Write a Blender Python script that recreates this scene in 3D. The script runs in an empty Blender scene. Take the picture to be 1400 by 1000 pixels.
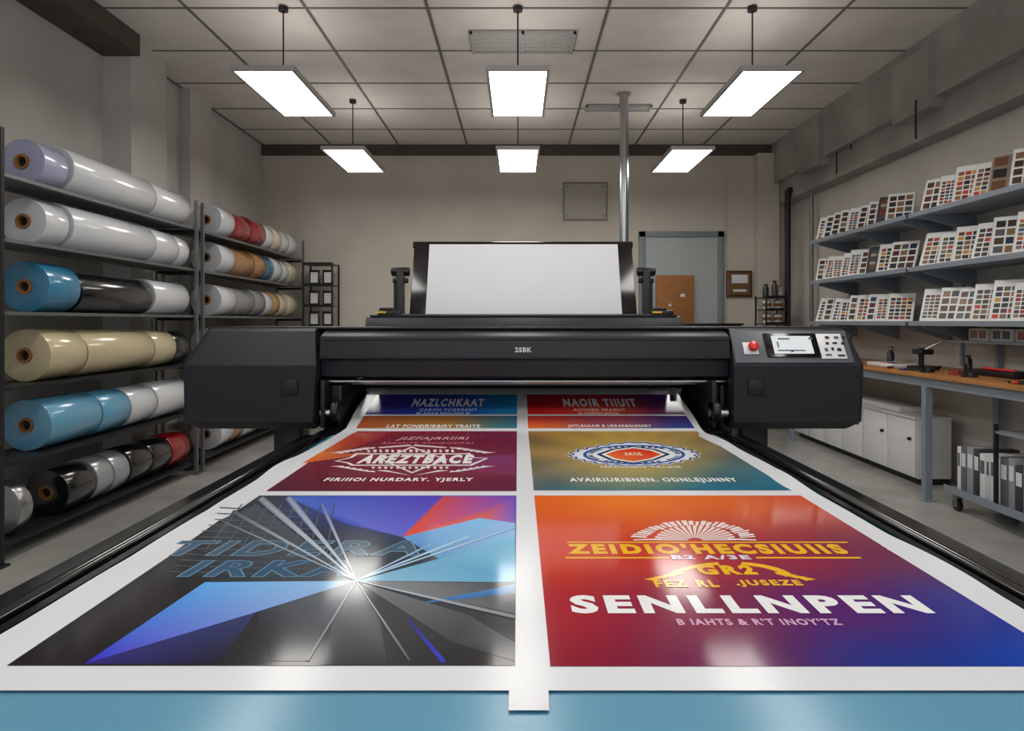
import bpy, bmesh, math, random
from mathutils import Matrix, Vector
random.seed(7)
H=1.3; F=900.0; CX=708.0; CY=440.0
scene=bpy.context.scene
def X(px,d): return (px-CX)/F*d
def Z(py,d): return H-(py-CY)/F*d
def lin(c):
    r=[]
    for v in c[:3]:
        v=v/255.0
        r.append(v/12.92 if v<=0.04045 else ((v+0.055)/1.055)**2.4)
    return (r[0],r[1],r[2],1.0)

# ---------------- materials
MATS={}
def mat(name,col,rough=0.5,metal=0.0,coat=0.0,noise=0.0,nscale=6.0,bump=0.0,bscale=60.0,emit=0.0,spec=None):
    if name in MATS: return MATS[name]
    m=bpy.data.materials.new(name); m.use_nodes=True
    nt=m.node_tree; b=nt.nodes['Principled BSDF']
    c=lin(col)
    b.inputs['Base Color'].default_value=c
    b.inputs['Roughness'].default_value=rough
    b.inputs['Metallic'].default_value=metal
    b.inputs['Coat Weight'].default_value=coat
    b.inputs['Coat Roughness'].default_value=0.12
    if spec is not None: b.inputs['Specular IOR Level'].default_value=spec
    if emit>0:
        b.inputs['Emission Color'].default_value=c
        b.inputs['Emission Strength'].default_value=emit
    if noise>0 or bump>0:
        tc=nt.nodes.new('ShaderNodeTexCoord')
        if noise>0:
            n=nt.nodes.new('ShaderNodeTexNoise'); n.inputs['Scale'].default_value=nscale; n.inputs['Detail'].default_value=6
            r=nt.nodes.new('ShaderNodeValToRGB')
            r.color_ramp.elements[0].position=0.3; r.color_ramp.elements[1].position=0.7
            lo=[max(0,v*(1-noise)) for v in c[:3]]+[1]; hi=[min(1,v*(1+noise)) for v in c[:3]]+[1]
            r.color_ramp.elements[0].color=lo; r.color_ramp.elements[1].color=hi
            nt.links.new(tc.outputs['Object'],n.inputs['Vector']); nt.links.new(n.outputs['Fac'],r.inputs['Fac'])
            nt.links.new(r.outputs['Color'],b.inputs['Base Color'])
        if bump>0:
            n2=nt.nodes.new('ShaderNodeTexNoise'); n2.inputs['Scale'].default_value=bscale; n2.inputs['Detail'].default_value=4
            bp=nt.nodes.new('ShaderNodeBump'); bp.inputs['Strength'].default_value=bump; bp.inputs['Distance'].default_value=0.01
            nt.links.new(tc.outputs['Object'],n2.inputs['Vector']); nt.links.new(n2.outputs['Fac'],bp.inputs['Height'])
            nt.links.new(bp.outputs['Normal'],b.inputs['Normal'])
    MATS[name]=m
    return m

def roll_mat(name,col,rough=0.28,metal=0.0,coat=0.5):
    if name in MATS: return MATS[name]
    m=mat(name,col,rough,metal,coat)
    nt=m.node_tree; b=nt.nodes['Principled BSDF']
    tc=nt.nodes.new('ShaderNodeTexCoord')
    sep=nt.nodes.new('ShaderNodeSeparateXYZ'); nt.links.new(tc.outputs['Object'],sep.inputs[0])
    comb=nt.nodes.new('ShaderNodeCombineXYZ'); nt.links.new(sep.outputs['X'],comb.inputs['X']); nt.links.new(sep.outputs['Z'],comb.inputs['Y'])
    ln=nt.nodes.new('ShaderNodeVectorMath'); ln.operation='LENGTH'; nt.links.new(comb.outputs[0],ln.inputs[0])
    mu=nt.nodes.new('ShaderNodeMath'); mu.operation='MULTIPLY'; mu.inputs[1].default_value=620; nt.links.new(ln.outputs['Value'],mu.inputs[0])
    sn=nt.nodes.new('ShaderNodeMath'); sn.operation='SINE'; nt.links.new(mu.outputs[0],sn.inputs[0])
    nsep=nt.nodes.new('ShaderNodeSeparateXYZ'); nt.links.new(tc.outputs['Normal'],nsep.inputs[0])
    ab=nt.nodes.new('ShaderNodeMath'); ab.operation='ABSOLUTE'; nt.links.new(nsep.outputs['Y'],ab.inputs[0])
    gt=nt.nodes.new('ShaderNodeMath'); gt.operation='GREATER_THAN'; gt.inputs[1].default_value=0.8; nt.links.new(ab.outputs[0],gt.inputs[0])
    mr=nt.nodes.new('ShaderNodeMapRange'); mr.inputs['From Min'].default_value=-1; mr.inputs['To Min'].default_value=0.65; mr.inputs['To Max'].default_value=0.18
    nt.links.new(sn.outputs[0],mr.inputs['Value'])
    ml=nt.nodes.new('ShaderNodeMath'); ml.operation='MULTIPLY'; nt.links.new(mr.outputs[0],ml.inputs[0]); nt.links.new(gt.outputs[0],ml.inputs[1])
    mx=nt.nodes.new('ShaderNodeMix'); mx.data_type='RGBA'
    c=lin(col); mx.inputs['A'].default_value=c; mx.inputs['B'].default_value=(c[0]*.35,c[1]*.35,c[2]*.35,1)
    nt.links.new(ml.outputs[0],mx.inputs['Factor'])
    nt.links.new(mx.outputs['Result'],b.inputs['Base Color'])
    wv=nt.nodes.new('ShaderNodeTexNoise'); wv.inputs['Scale'].default_value=14; wv.inputs['Detail'].default_value=3
    bp=nt.nodes.new('ShaderNodeBump'); bp.inputs['Strength'].default_value=.08; bp.inputs['Distance'].default_value=.01
    nt.links.new(tc.outputs['Object'],wv.inputs['Vector']); nt.links.new(wv.outputs['Fac'],bp.inputs['Height'])
    nt.links.new(bp.outputs['Normal'],b.inputs['Coat Normal'])
    return m

def swatch_mat(name,nx,nz,y0,y1,z0,z1,cols,base=(236,236,234)):
    m=mat(name,base,0.4)
    nt=m.node_tree; b=nt.nodes['Principled BSDF']; L=nt.links.new
    def N(op,a=None,bb=None):
        n=nt.nodes.new('ShaderNodeMath'); n.operation=op
        for i,v in enumerate((a,bb)):
            if v is None: continue
            if isinstance(v,(int,float)): n.inputs[i].default_value=v
            else: L(v,n.inputs[i])
        return n.outputs[0]
    tc=nt.nodes.new('ShaderNodeTexCoord'); s=nt.nodes.new('ShaderNodeSeparateXYZ'); L(tc.outputs['Object'],s.inputs[0])
    u=N('MULTIPLY',N('SUBTRACT',s.outputs['Y'],y0),nx/(y1-y0)); v=N('MULTIPLY',N('SUBTRACT',s.outputs['Z'],z0),nz/(z1-z0))
    fu=N('FRACT',u); fv=N('FRACT',v); iu=N('FLOOR',u); iv=N('FLOOR',v)
    a=N('MULTIPLY',N('GREATER_THAN',fu,0.09),N('LESS_THAN',fu,0.91)); c=N('MULTIPLY',N('GREATER_THAN',fv,0.12),N('LESS_THAN',fv,0.88))
    ins=N('MULTIPLY',N('MULTIPLY',N('GREATER_THAN',u,0.0),N('LESS_THAN',u,float(nx))),N('MULTIPLY',N('GREATER_THAN',v,0.0),N('LESS_THAN',v,float(nz))))
    mask=N('MULTIPLY',N('MULTIPLY',a,c),ins)
    oi=nt.nodes.new('ShaderNodeObjectInfo')
    cb=nt.nodes.new('ShaderNodeCombineXYZ'); L(iu,cb.inputs[0]); L(iv,cb.inputs[1]); L(N('MULTIPLY',oi.outputs['Random'],50.0),cb.inputs[2])
    wn=nt.nodes.new('ShaderNodeTexWhiteNoise'); L(cb.outputs[0],wn.inputs['Vector'])
    r=nt.nodes.new('ShaderNodeValToRGB'); r.color_ramp.interpolation='CONSTANT'
    while len(r.color_ramp.elements)<len(cols): r.color_ramp.elements.new(0.5)
    for i,cc in enumerate(cols):
        r.color_ramp.elements[i].position=i/len(cols)
    for i,cc in enumerate(cols): r.color_ramp.elements[i].color=lin(cc)
    L(wn.outputs['Value'],r.inputs['Fac'])
    mx=nt.nodes.new('ShaderNodeMix'); mx.data_type='RGBA'; mx.inputs['A'].default_value=lin(base)
    L(mask,mx.inputs['Factor']); L(r.outputs['Color'],mx.inputs['B']); L(mx.outputs['Result'],b.inputs['Base Color'])
    return m

def vcol_mat(name,rough=0.1):
    m=mat(name,(200,200,200),rough,spec=.13)
    nt=m.node_tree
    a=nt.nodes.new('ShaderNodeAttribute'); a.attribute_name='Col'
    nt.links.new(a.outputs['Color'],nt.nodes['Principled BSDF'].inputs['Base Color'])
    return m

# ---------------- helpers
def wm(o):
    if o.parent: return wm(o.parent)@o.matrix_basis
    return o.matrix_basis.copy()
def setp(o,parent):
    if parent is not None:
        mb=wm(parent).inverted()@o.matrix_basis
        o.parent=parent
        o.matrix_parent_inverse=Matrix.Identity(4)
        o.matrix_basis=mb
def tag(o,label=None,category=None,group=None,kind=None):
    if label: o["label"]=label
    if category: o["category"]=category
    if group: o["group"]=group
    if kind: o["kind"]=kind
    return o
def mesh(name,verts,faces,mats,parent=None,origin=None,smooth=False,fm=None,bevel=0.0,**t):
    verts=[Vector(v) for v in verts]
    if origin is None:
        xs=[v.x for v in verts]; ys=[v.y for v in verts]; zs=[v.z for v in verts]
        origin=Vector(((min(xs)+max(xs))/2,(min(ys)+max(ys))/2,min(zs)))
    origin=Vector(origin)
    me=bpy.data.meshes.new(name); me.from_pydata([v-origin for v in verts],[],faces)
    if not isinstance(mats,(list,tuple)): mats=[mats]
    for m in mats: me.materials.append(m)
    if fm: 
        for p,i in zip(me.polygons,fm): p.material_index=i
    bm=bmesh.new(); bm.from_mesh(me)
    bmesh.ops.recalc_face_normals(bm,faces=bm.faces)
    if bevel>0:
        bmesh.ops.bevel(bm,geom=[e for e in bm.edges if len(e.link_faces)==2 and e.calc_face_angle(0)>0.4],offset=bevel,segments=2,affect='EDGES',profile=0.5)
    bm.to_mesh(me); bm.free()
    if smooth:
        for p in me.polygons: p.use_smooth=True
        me.set_sharp_from_angle(angle=math.radians(40))
    o=bpy.data.objects.new(name,me); o.location=origin
    scene.collection.objects.link(o)
    setp(o,parent); tag(o,**t)
    return o
def boxvf(x0,x1,y0,y1,z0,z1,vs,fs):
    n=len(vs)
    vs+= [(x0,y0,z0),(x1,y0,z0),(x1,y1,z0),(x0,y1,z0),(x0,y0,z1),(x1,y0,z1),(x1,y1,z1),(x0,y1,z1)]
    fs+= [tuple(n+i for i in f) for f in [(0,3,2,1),(4,5,6,7),(0,1,5,4),(1,2,6,5),(2,3,7,6),(3,0,4,7)]]
def box(name,x0,x1,y0,y1,z0,z1,m,parent=None,bevel=0.0,**t):
    vs=[];fs=[]; boxvf(x0,x1,y0,y1,z0,z1,vs,fs)
    return mesh(name,vs,fs,m,parent,bevel=bevel,smooth=bevel>0,**t)
def boxes(name,lst,m,parent=None,bevel=0.0,**t):
    vs=[];fs=[]
    for b in lst: boxvf(*b,vs,fs)
    return mesh(name,vs,fs,m,parent,bevel=bevel,smooth=bevel>0,**t)
def cylvf(p0,p1,r0,r1,n,vs,fs,caps=True):
    p0=Vector(p0);p1=Vector(p1); d=(p1-p0).normalized()
    a=d.orthogonal().normalized(); b=d.cross(a); k=len(vs)
    for p,r in((p0,r0),(p1,r1)):
        for i in range(n):
            t=2*math.pi*i/n; vs.append(tuple(p+a*math.cos(t)*r+b*math.sin(t)*r))
    for i in range(n): fs.append((k+i,k+(i+1)%n,k+n+(i+1)%n,k+n+i))
    if caps: fs.append(tuple(k+i for i in range(n))[::-1]); fs.append(tuple(k+n+i for i in range(n)))
def cyl(name,p0,p1,r,m,parent=None,r1=None,n=24,bevel=0.0,**t):
    vs=[];fs=[]; cylvf(p0,p1,r,r if r1 is None else r1,n,vs,fs)
    return mesh(name,vs,fs,m,parent,smooth=True,bevel=bevel,**t)
def revolve(name,prof,center,axis,m,parent=None,n=40,closed=False,origin=None,**t):
    vs=[];fs=[]; c=Vector(center)
    k=len(prof)
    for i in range(n):
        a=2*math.pi*i/n; ca,sa=math.cos(a),math.sin(a)
        for r,h in prof:
            if axis=='y': vs.append(tuple(c+Vector((r*ca,h,r*sa))))
            elif axis=='z': vs.append(tuple(c+Vector((r*ca,r*sa,h))))
            else: vs.append(tuple(c+Vector((h,r*ca,r*sa))))
    for i in range(n):
        j=(i+1)%n
        for q in range(k if closed else k-1):
            q2=(q+1)%k
            fs.append((i*k+q,j*k+q,j*k+q2,i*k+q2))
    return mesh(name,vs,fs,m,parent,smooth=True,origin=origin if origin is not None else center,**t)
def empty(name,loc,parent=None,**t):
    o=bpy.data.objects.new(name,None); o.location=loc; o.empty_display_size=0.1
    scene.collection.objects.link(o); setp(o,parent); tag(o,**t); return o
def extrude_x(name,prof,x0,x1,m,parent=None,bevel=0.0,**t):
    n=len(prof); vs=[(x0,y,z) for y,z in prof]+[(x1,y,z) for y,z in prof]
    fs=[tuple(range(n)),tuple(range(n,2*n))[::-1]]+[(i,(i+1)%n,n+(i+1)%n,n+i) for i in range(n)]
    return mesh(name,vs,fs,m,parent,bevel=bevel,smooth=bevel>0,**t)
def copy_thing(o,loc,rot=None,label=None):
    c=o.copy(); c.location=loc
    if rot is not None: c.rotation_euler=rot
    scene.collection.objects.link(c)
    if label: c["label"]=label
    for ch in o.children:
        mb=ch.matrix_basis.copy()
        k=ch.copy(); k.parent=c; k.matrix_parent_inverse=Matrix.Identity(4); k.matrix_basis=mb
        scene.collection.objects.link(k)
    return c

# ---------------- palette
M_wall=mat('warm_plaster',(202,194,182),0.85,noise=0.08,nscale=1.6,bump=0.15,bscale=40)
M_wallL=mat('grey_plaster',(190,187,182),0.85,noise=0.10,nscale=1.5,bump=0.15,bscale=40)
M_wallR=mat('painted_block_wall',(202,197,189),0.85,noise=0.08,nscale=1.4,bump=0.2,bscale=30)
M_floor=mat('polished_concrete',(164,162,158),0.2,noise=0.2,nscale=2.2,bump=0.03,bscale=20)
M_tile=mat('ceiling_tile',(216,210,205),0.9,noise=0.07,nscale=3,bump=0.1,bscale=90)
M_tbar=mat('ceiling_bar',(104,101,98),0.6)
M_conc=mat('raw_concrete',(158,154,148),0.9,noise=0.2,nscale=2,bump=0.35,bscale=12)
M_beam=mat('brown_steel_beam',(76,66,59),0.7,noise=0.2,nscale=5)
M_black=mat('black_plastic',(16,16,18),0.35)
M_blackgloss=mat('gloss_black',(10,10,12),0.14,coat=0.3)
M_dark=mat('charcoal_plastic',(31,33,39),0.5,noise=0.05,nscale=20,spec=.35)
M_dark2=mat('graphite_panel',(38,40,47),0.45,spec=.4)
M_grey=mat('grey_console',(92,96,104),0.4)
M_steel=mat('brushed_steel',(175,178,182),0.28,metal=1.0)
M_galv=mat('galvanised_metal',(130,132,134),0.42,metal=0.8)
M_rack=mat('dark_rack_steel',(34,35,38),0.45,metal=0.3)
M_blueg=mat('blue_grey_steel',(138,147,158),0.45,metal=0.1)
M_white=mat('white_paper',(224,226,231),0.2,spec=.2)
M_blank=mat('matte_white_paper',(228,230,234),0.6,spec=.3)
M_whitem=mat('white_melamine',(228,229,230),0.4)
M_emit=mat('lamp_diffuser',(255,252,246),0.5,emit=10.0)
M_up=mat('ceiling_fill_glow',(255,250,244),0.5,emit=2.2)  # added fill glow for the panel tops, brightens the ceiling
M_frame=mat('lamp_frame_aluminium',(190,190,190),0.4,metal=0.6)
M_teal=mat('teal_table_laminate',(98,154,182),0.22,noise=0.04,nscale=3,spec=.3)
M_wood=mat('plywood_top',(176,120,70),0.45,noise=0.15,nscale=9)
M_board=mat('cork_brown_board',(160,105,55),0.7,noise=0.12,nscale=12)
M_core=mat('cardboard_core',(138,92,48),0.7)
M_hole=mat('core_shadow',(22,18,15),0.9)  # near-black colour for the shade inside the roll cores
M_door=mat('door_grey_green',(172,180,178),0.5)
M_doorf=mat('door_frame_grey',(124,132,137),0.5)
M_yellow=mat('yellow_led',(225,180,30),0.4)
M_red=mat('red_plastic',(215,40,25),0.3,coat=0.5)
M_screen=mat('screen_glass',(215,222,226),0.15,emit=0.25)
M_ink=mat('screen_ink',(90,98,105),0.4)

# ---------------- room
CE=3.6; LW=-3.33; RW=3.55; BW=8.6; Y0=-2.2
def st(o): o["kind"]="structure"; return o
st(box('floor',LW-.2,RW+.2,Y0,BW+.2,-0.15,0,M_floor))
vs=[];fs=[]; boxvf(LW-.2,RW+.2,Y0,BW+.2,CE,CE+.15,vs,fs); fm=[0]*6
for x in (-3.3,-2.42,-1.55,-0.66,0.66,1.52,2.4):
    boxvf(x-.010,x+.010,Y0,BW,CE-.008,CE+.001,vs,fs); fm+=[1]*6
y=7.86
ys=[BW-.05,7.86]
while y>Y0: y-=0.76; ys.append(y)
for y in ys:
    boxvf(LW,RW,y-.008,y+.008,CE-.006,CE+.001,vs,fs); fm+=[1]*6
me=mesh('ceiling',vs,fs,[M_tile,M_tbar],fm=fm); st(me)
st(box('wall_left',LW-.2,LW,Y0,BW,0,CE,M_wallL))
st(box('wall_right',RW,RW+.2,Y0,BW,0,CE,M_wallR))
st(box('wall_back',LW-.2,RW+.2,BW,BW+.2,0,CE,M_wall))
st(box('trim_1',LW,-3.10,5.28,5.81,0,CE,M_wallL))
st(box('trim_2',LW,-3.22,6.47,6.92,0,CE,M_wallL))
st(box('trim_3',LW,-3.03,Y0,5.28,CE-.17,CE,M_beam))
st(box('trim_4',LW,RW,BW-.06,BW,CE-.13,CE,M_beam))
st(box('trim_5',3.08,3.36,BW-.14,BW,0,CE-.13,M_wall))
bl=[(3.29,RW,Y0,BW,CE-.52,CE)]
for y in (1.0,3.3,5.2,7.1): bl.append((3.24,RW,y,y+.5,CE-.60,CE-.1))
st(boxes('trim_6',bl,M_conc))
st(boxes('trim_7',[(3.37,RW,Y0,BW,CE-.78,CE-.52)],M_conc))
st(box('baseboard_back',LW,RW,BW-.02,BW,0,.1,M_beam))
d0=BW
bx=[(1.58,1.66,d0-.05,d0,0,2.475),(2.60,2.68,d0-.05,d0,0,2.475),(1.58,2.68,d0-.05,d0,2.40,2.475)]
fr=boxes('door_1',bx,M_doorf,bevel=.004); st(fr)
lf=boxes('door_leaf',[(1.66,2.60,d0-.03,d0-.001,0.005,2.40)],M_door,parent=fr); lf["kind"]="structure"
boxes('door_handle',[(2.50,2.54,d0-.07,d0-.03,1.0,1.12),(2.42,2.54,d0-.085,d0-.07,1.05,1.07)],M_steel,parent=fr)
bd=box('notice_board',1.79,2.28,8.51,8.55,1.05,1.90,M_board,bevel=.006,label="brown pinboard hung in front of the grey door",category="notice board")
for a in((2.10,2.16,8.505,8.509,1.62,1.66),(1.95,1.98,8.505,8.509,1.5,1.53)): box('pinned_note',*a,M_white,parent=bd)
ap=box('wall_access_panel',.59,1.17,BW-.012,BW,2.62,3.12,mat('hatch_paint',(180,174,164),.6),bevel=.004,label="square painted access hatch set flush on the plaster wall",category="access panel")
boxes('hatch_rim',[(.59,.608,BW-.022,BW-.012,2.62,3.12),(1.152,1.17,BW-.022,BW-.012,2.62,3.12),(.608,1.152,BW-.022,BW-.012,2.62,2.638),(.608,1.152,BW-.022,BW-.012,3.102,3.12)],mat('hatch_rim_grey',(126,122,117),.5),parent=ap)
for xx,zz in((.65,2.68),(1.11,2.68),(.65,3.06),(1.11,3.06)):
    cyl('screw',(xx,BW-.02,zz),(xx,BW-.011,zz),.012,M_ink,parent=ap,n=12)
def pipe(pts,r,m,label,name='conduit_pipe',cat='pipe'):
    vs=[];fs=[]
    for a,b in zip(pts[:-1],pts[1:]): cylvf(a,b,r,r,16,vs,fs)
    return mesh(name,vs,fs,m,smooth=True,label=label,category=cat)
pipe([(2.70,BW-.03,0),(2.70,BW-.03,CE-.14)],.008,M_wall,"thin painted conduit running up the back wall")
pipe([(3.32,8.1,.0),(3.32,8.1,2.92),(3.5,8.1,2.92)],.035,M_rack,"dark drain pipe rising in the corner")
pipe([(3.46,7.75,.0),(3.46,7.75,2.80)],.022,M_galv,"galvanised conduit beside the corner pipe")
for (px,yt,yb,d) in((1252,60,190,5.3),(1162,190,238,6.9),(1186,178,205,6.6)):
    xx=X(px,d)
    pipe([(min(xx,3.34),d,CE-.515),(min(xx,3.34),d,Z(yb,d))],.008,M_rack,"thin hanging rod dropped from the concrete beam",'hanging_rod','rod')
pc=revolve('steel_pole',[(.0,0),(.09,0),(.09,.015),(.046,.02),(.046,CE-.015),(.07,CE-.012),(.07,CE),(.0,CE)],(1.07,6.63,0),'z',M_steel,n=28,label="round polished steel pole from floor to ceiling",category="pole")
def vent(x0,x1,y0,y1):
    b=[(x0,x1,y0,y0+.02,CE-.03,CE-.012),(x0,x1,y1-.02,y1,CE-.03,CE-.012),(x0,x0+.02,y0,y1,CE-.03,CE-.012),(x1-.02,x1,y0,y1,CE-.03,CE-.012),((x0+x1)/2-.01,(x0+x1)/2+.01,y0,y1,CE-.03,CE-.012)]
    o=boxes('ceiling_vent',b,mat('vent_frame',(170,168,166),.5),label="rectangular louvred air vent set in the tiled ceiling",category="vent",group="ceiling air vents")
    sl=[]
    yy=y0+.03
    while yy<y1-.03: sl.append((x0+.02,x1-.02,yy,yy+.018,CE-.020,CE-.012)); yy+=.035
    boxes('louvre',sl,mat('vent_slat',(190,188,186),.6),parent=o)
vent(-.38,.46,5.18,5.58); vent(.72,1.42,6.95,7.12)

# ---------------- lamps
def build_lamp(x,y):
    z=H+1.68
    e=empty('pendant_panel_light',(x,y,z),label="flat rectangular LED panel hung on a thin cable",category="ceiling light",group="suspended LED panel lights")
    w=.215;l=.5
    b=[(x-w,x+w,y-l,y-l+.02,z,z+.03),(x-w,x+w,y+l-.02,y+l,z,z+.03),(x-w,x-w+.02,y-l+.02,y+l-.02,z,z+.03),(x+w-.02,x+w,y-l+.02,y+l-.02,z,z+.03),(x-w,x+w,y-l,y+l,z+.03,z+.036)]
    boxes('lamp_housing',b,M_frame,parent=e)
    box('diffuser',x-w+.02,x+w-.02,y-l+.02,y+l-.02,z+.004,z+.012,M_emit,parent=e)
    box('added_uplight',x-w+.02,x+w-.02,y-l+.02,y+l-.02,z+.037,z+.04,M_up,parent=e)  # invented glowing plate on top of the panel, lifts the dark ceiling
    cyl('suspension_cable',(x,y-.1,z+.04),(x,y-.1,CE-.03),.006,M_rack,parent=e,n=8)
    cyl('ceiling_mount',(x,y-.1,CE-.035),(x,y-.1,CE-.009),.035,M_rack,parent=e,n=20)
    boxes('cable_bracket',[(x-.06,x+.06,y-.115,y-.085,z+.041,z+.065)],M_rack,parent=e)
    return e
lamp=build_lamp(-1.71,4.9)
for (x,y) in((0,4.9),(1.71,4.9),(-1.71,6.92),(0,6.92),(1.71,6.92),(-1.71,2.78),(0,2.78),(1.71,2.78),(-1.71,.7),(0,.7),(1.71,.7)):
    copy_thing(lamp,(x,y,H+1.68))

# ---------------- roll shelving (left)
RX=-2.9
def dpx(px): return -RX*F/(CX-px)
levels=[2.10,1.75,1.355,.945,.535,.105]
def rack(y0,y1,posts,label,pm):
    e=empty('roll_storage_rack',(RX,(y0+y1)/2,0),label=label,category="shelving rack",group="roll storage racks")
    for y in posts:
        for x in(-2.735,-3.07):
            b=[(x-.012,x+.012,y-.012,y+.012,0.012,2.33),(x-.03,x+.03,y-.03,y+.03,0,.012)]
            boxes('upright_post',b,M_rack if y<4 else pm,parent=e)
    for y in posts:
        for z in (.09,.52,.93,1.34,1.735,2.085): box('cross_brace',-3.058,-2.747,y-.012,y+.012,z-.03,z-.005,M_rack,parent=e)
    for z in levels:
        vs=[];fs=[]
        boxvf(-3.06,-3.03,y0,y1,z-.02,z,vs,fs); boxvf(-2.775,-2.75,y0,y1,z-.02,z,vs,fs)
        boxvf(-3.03,-2.775,y0,y1,z-.008,z,vs,fs)
        mesh('shelf_deck',vs,fs,M_galv if z>1.0 else M_rack,parent=e)
    return e
rack(3.46,5.62,(3.48,5.60),"tall dark steel rack loaded with large media rolls",M_galv)
rack(5.69,8.40,(5.71,8.38),"tall dark steel rack beside the back wall with media rolls",M_galv)
rmats={}
RC={'white':(214,216,221),'lav':(172,174,203),'blue':(50,132,172),'black':(20,20,22),'beige':(205,190,152),'lblue':(100,164,198),'silver':(175,178,184),
    'red':(148,18,28),'brown':(168,118,70),'teal':(30,105,135),'grey':(140,140,142),'cream':(220,208,180),'gold':(190,150,85),'chrome':(170,172,175)}
RN={'white':"white vinyl",'lav':"pale lavender vinyl",'blue':"blue vinyl",'black':"glossy black vinyl",'beige':"beige vinyl",'lblue':"light blue vinyl",'silver':"silver grey film",
    'red':"dark red vinyl",'brown':"tan brown vinyl",'teal':"deep teal vinyl",'grey':"grey vinyl",'cream':"cream vinyl",'gold':"gold film",'chrome':"mirror chrome film"}
for k,c in RC.items():
    rmats[k]=roll_mat('roll_'+k,c,rough=0.2 if k in('black','red') else .26,metal=0.85 if k=='chrome' else (.4 if k=='silver' else 0),coat=1.0)
def roll(lv,y0,y1,r,key,g=.010):
    z=levels[lv]+r+.001
    y0+=g; y1-=g; L=y1-y0; bv=.006
    o=revolve('media_roll',[(.045,0),(r-bv,0),(r-bv*.3,bv*.3),(r,bv),(r,L-bv),(r-bv*.3,L-bv*.3),(r-bv,L),(.045,L)],(RX,y0,z),'y',rmats[key],n=64,closed=True,
        label="roll of %s lying on the storage rack"%RN[key],category="media roll",group="media rolls on the storage racks")
    revolve('core_tube',[(.030,-.008),(.0445,-.008),(.0445,L+.001),(.030,L+.001)],(RX,y0,z),'y',M_core,parent=o,n=28,closed=True)
    revolve('core_hole_shade',[(0.0,.02),(.0295,.02),(.0295,.03),(0,.03)],(RX,y0,z),'y',M_hole,parent=o,n=20)  # dark disc standing in for the shade inside the hollow core
    return o
rows=[(0,[(28,66,.135,'lav'),(68,188,.148,'white'),(188,238,.142,'white')]),
      (1,[(30,66,.138,'white'),(68,188,.146,'white'),(188,222,.14,'white'),(222,238,.135,'white')]),
      (2,[(32,80,.15,'blue'),(84,188,.13,'black'),(188,238,.137,'white')]),
      (3,[(32,88,.155,'beige'),(88,186,.15,'beige'),(186,218,.144,'beige'),(218,238,.138,'black')]),
      (4,[(34,110,.152,'lblue'),(110,152,.148,'lblue'),(152,190,.144,'white'),(190,238,.146,'white')]),
      (5,[(-10,12,.15,'chrome'),(62,103,.14,'black'),(103,128,.145,'silver'),(128,152,.142,'silver'),(152,184,.145,'black'),(184,212,.14,'black'),(212,238,.142,'red')])]
for lv,rs in rows:
    for a,b,r,k in rs: roll(lv,dpx(a),dpx(b),r,k)
rows2=[(0,[(281,'white'),(301,'red'),(326,'red'),(346,'white'),(358,'cream'),(369,'white'),(380,'white'),(391,None)]),
       (1,[(281,'white'),(301,'brown'),(330,'brown'),(346,'teal'),(358,'white'),(370,'white'),(380,'cream'),(391,None)]),
       (2,[(281,'white'),(303,'grey'),(330,'grey'),(346,'white'),(356,'gold'),(366,'cream'),(378,'cream'),(391,None)]),
       (3,[(281,'white'),(320,'white'),(350,'cream'),(391,None)]),
       (5,[(281,'white'),(300,'brown'),(315,'white'),(350,'black'),(391,None)])]
for lv,rs in rows2:
    for i in range(len(rs)-1):
        roll(lv,dpx(rs[i][0]),dpx(rs[i+1][0]),.148-.006*(i%2),rs[i][1],.008)

# ---------------- print table
TX0,TX1=-.83,.882
e=empty('print_output_table',(0.03,1.9,0),label="long teal topped output table with black side rails",category="table")
box('tabletop',TX0,TX1,.70,2.93,.755,.796,M_teal,parent=e,bevel=.004)
for s,xa,xb in((-1,-.975,-.835),(1,.887,1.03)):
    xi=xb if s<0 else xa; xo=xa if s<0 else xb
    prof=[(xi,.70),(xi,.798),(xi+s*.02,.798),(xi+s*.03,.772),(xi+s*.07,.772),(xi+s*.08,.79),(xo-s*.01,.79),(xo,.78),(xo,.70)]
    n=len(prof); vs=[(x,.70,z) for x,z in prof]+[(x,2.97,z) for x,z in prof]
    fs=[tuple(range(n)),tuple(range(n,2*n))[::-1]]+[(i,(i+1)%n,n+(i+1)%n,n+i) for i in range(n)]
    mesh('side_rail',vs,fs,M_blackgloss,parent=e)
    cyl('rail_tube',(xi+s*.05,.72,.792),(xi+s*.05,2.97,.792),.017,M_blackgloss,parent=e,n=20)
for x in(-.88,.94):
    for y in(.85,2.7):
        boxes('leg',[(x-.03,x+.03,y-.03,y+.03,.01,.699),(x-.05,x+.05,y-.05,y+.05,0,.01)],M_rack,parent=e)
for y in(.85,2.7): box('stretcher',-.85,.91,y-.02,y+.02,.2,.24,M_rack,parent=e)

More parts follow.
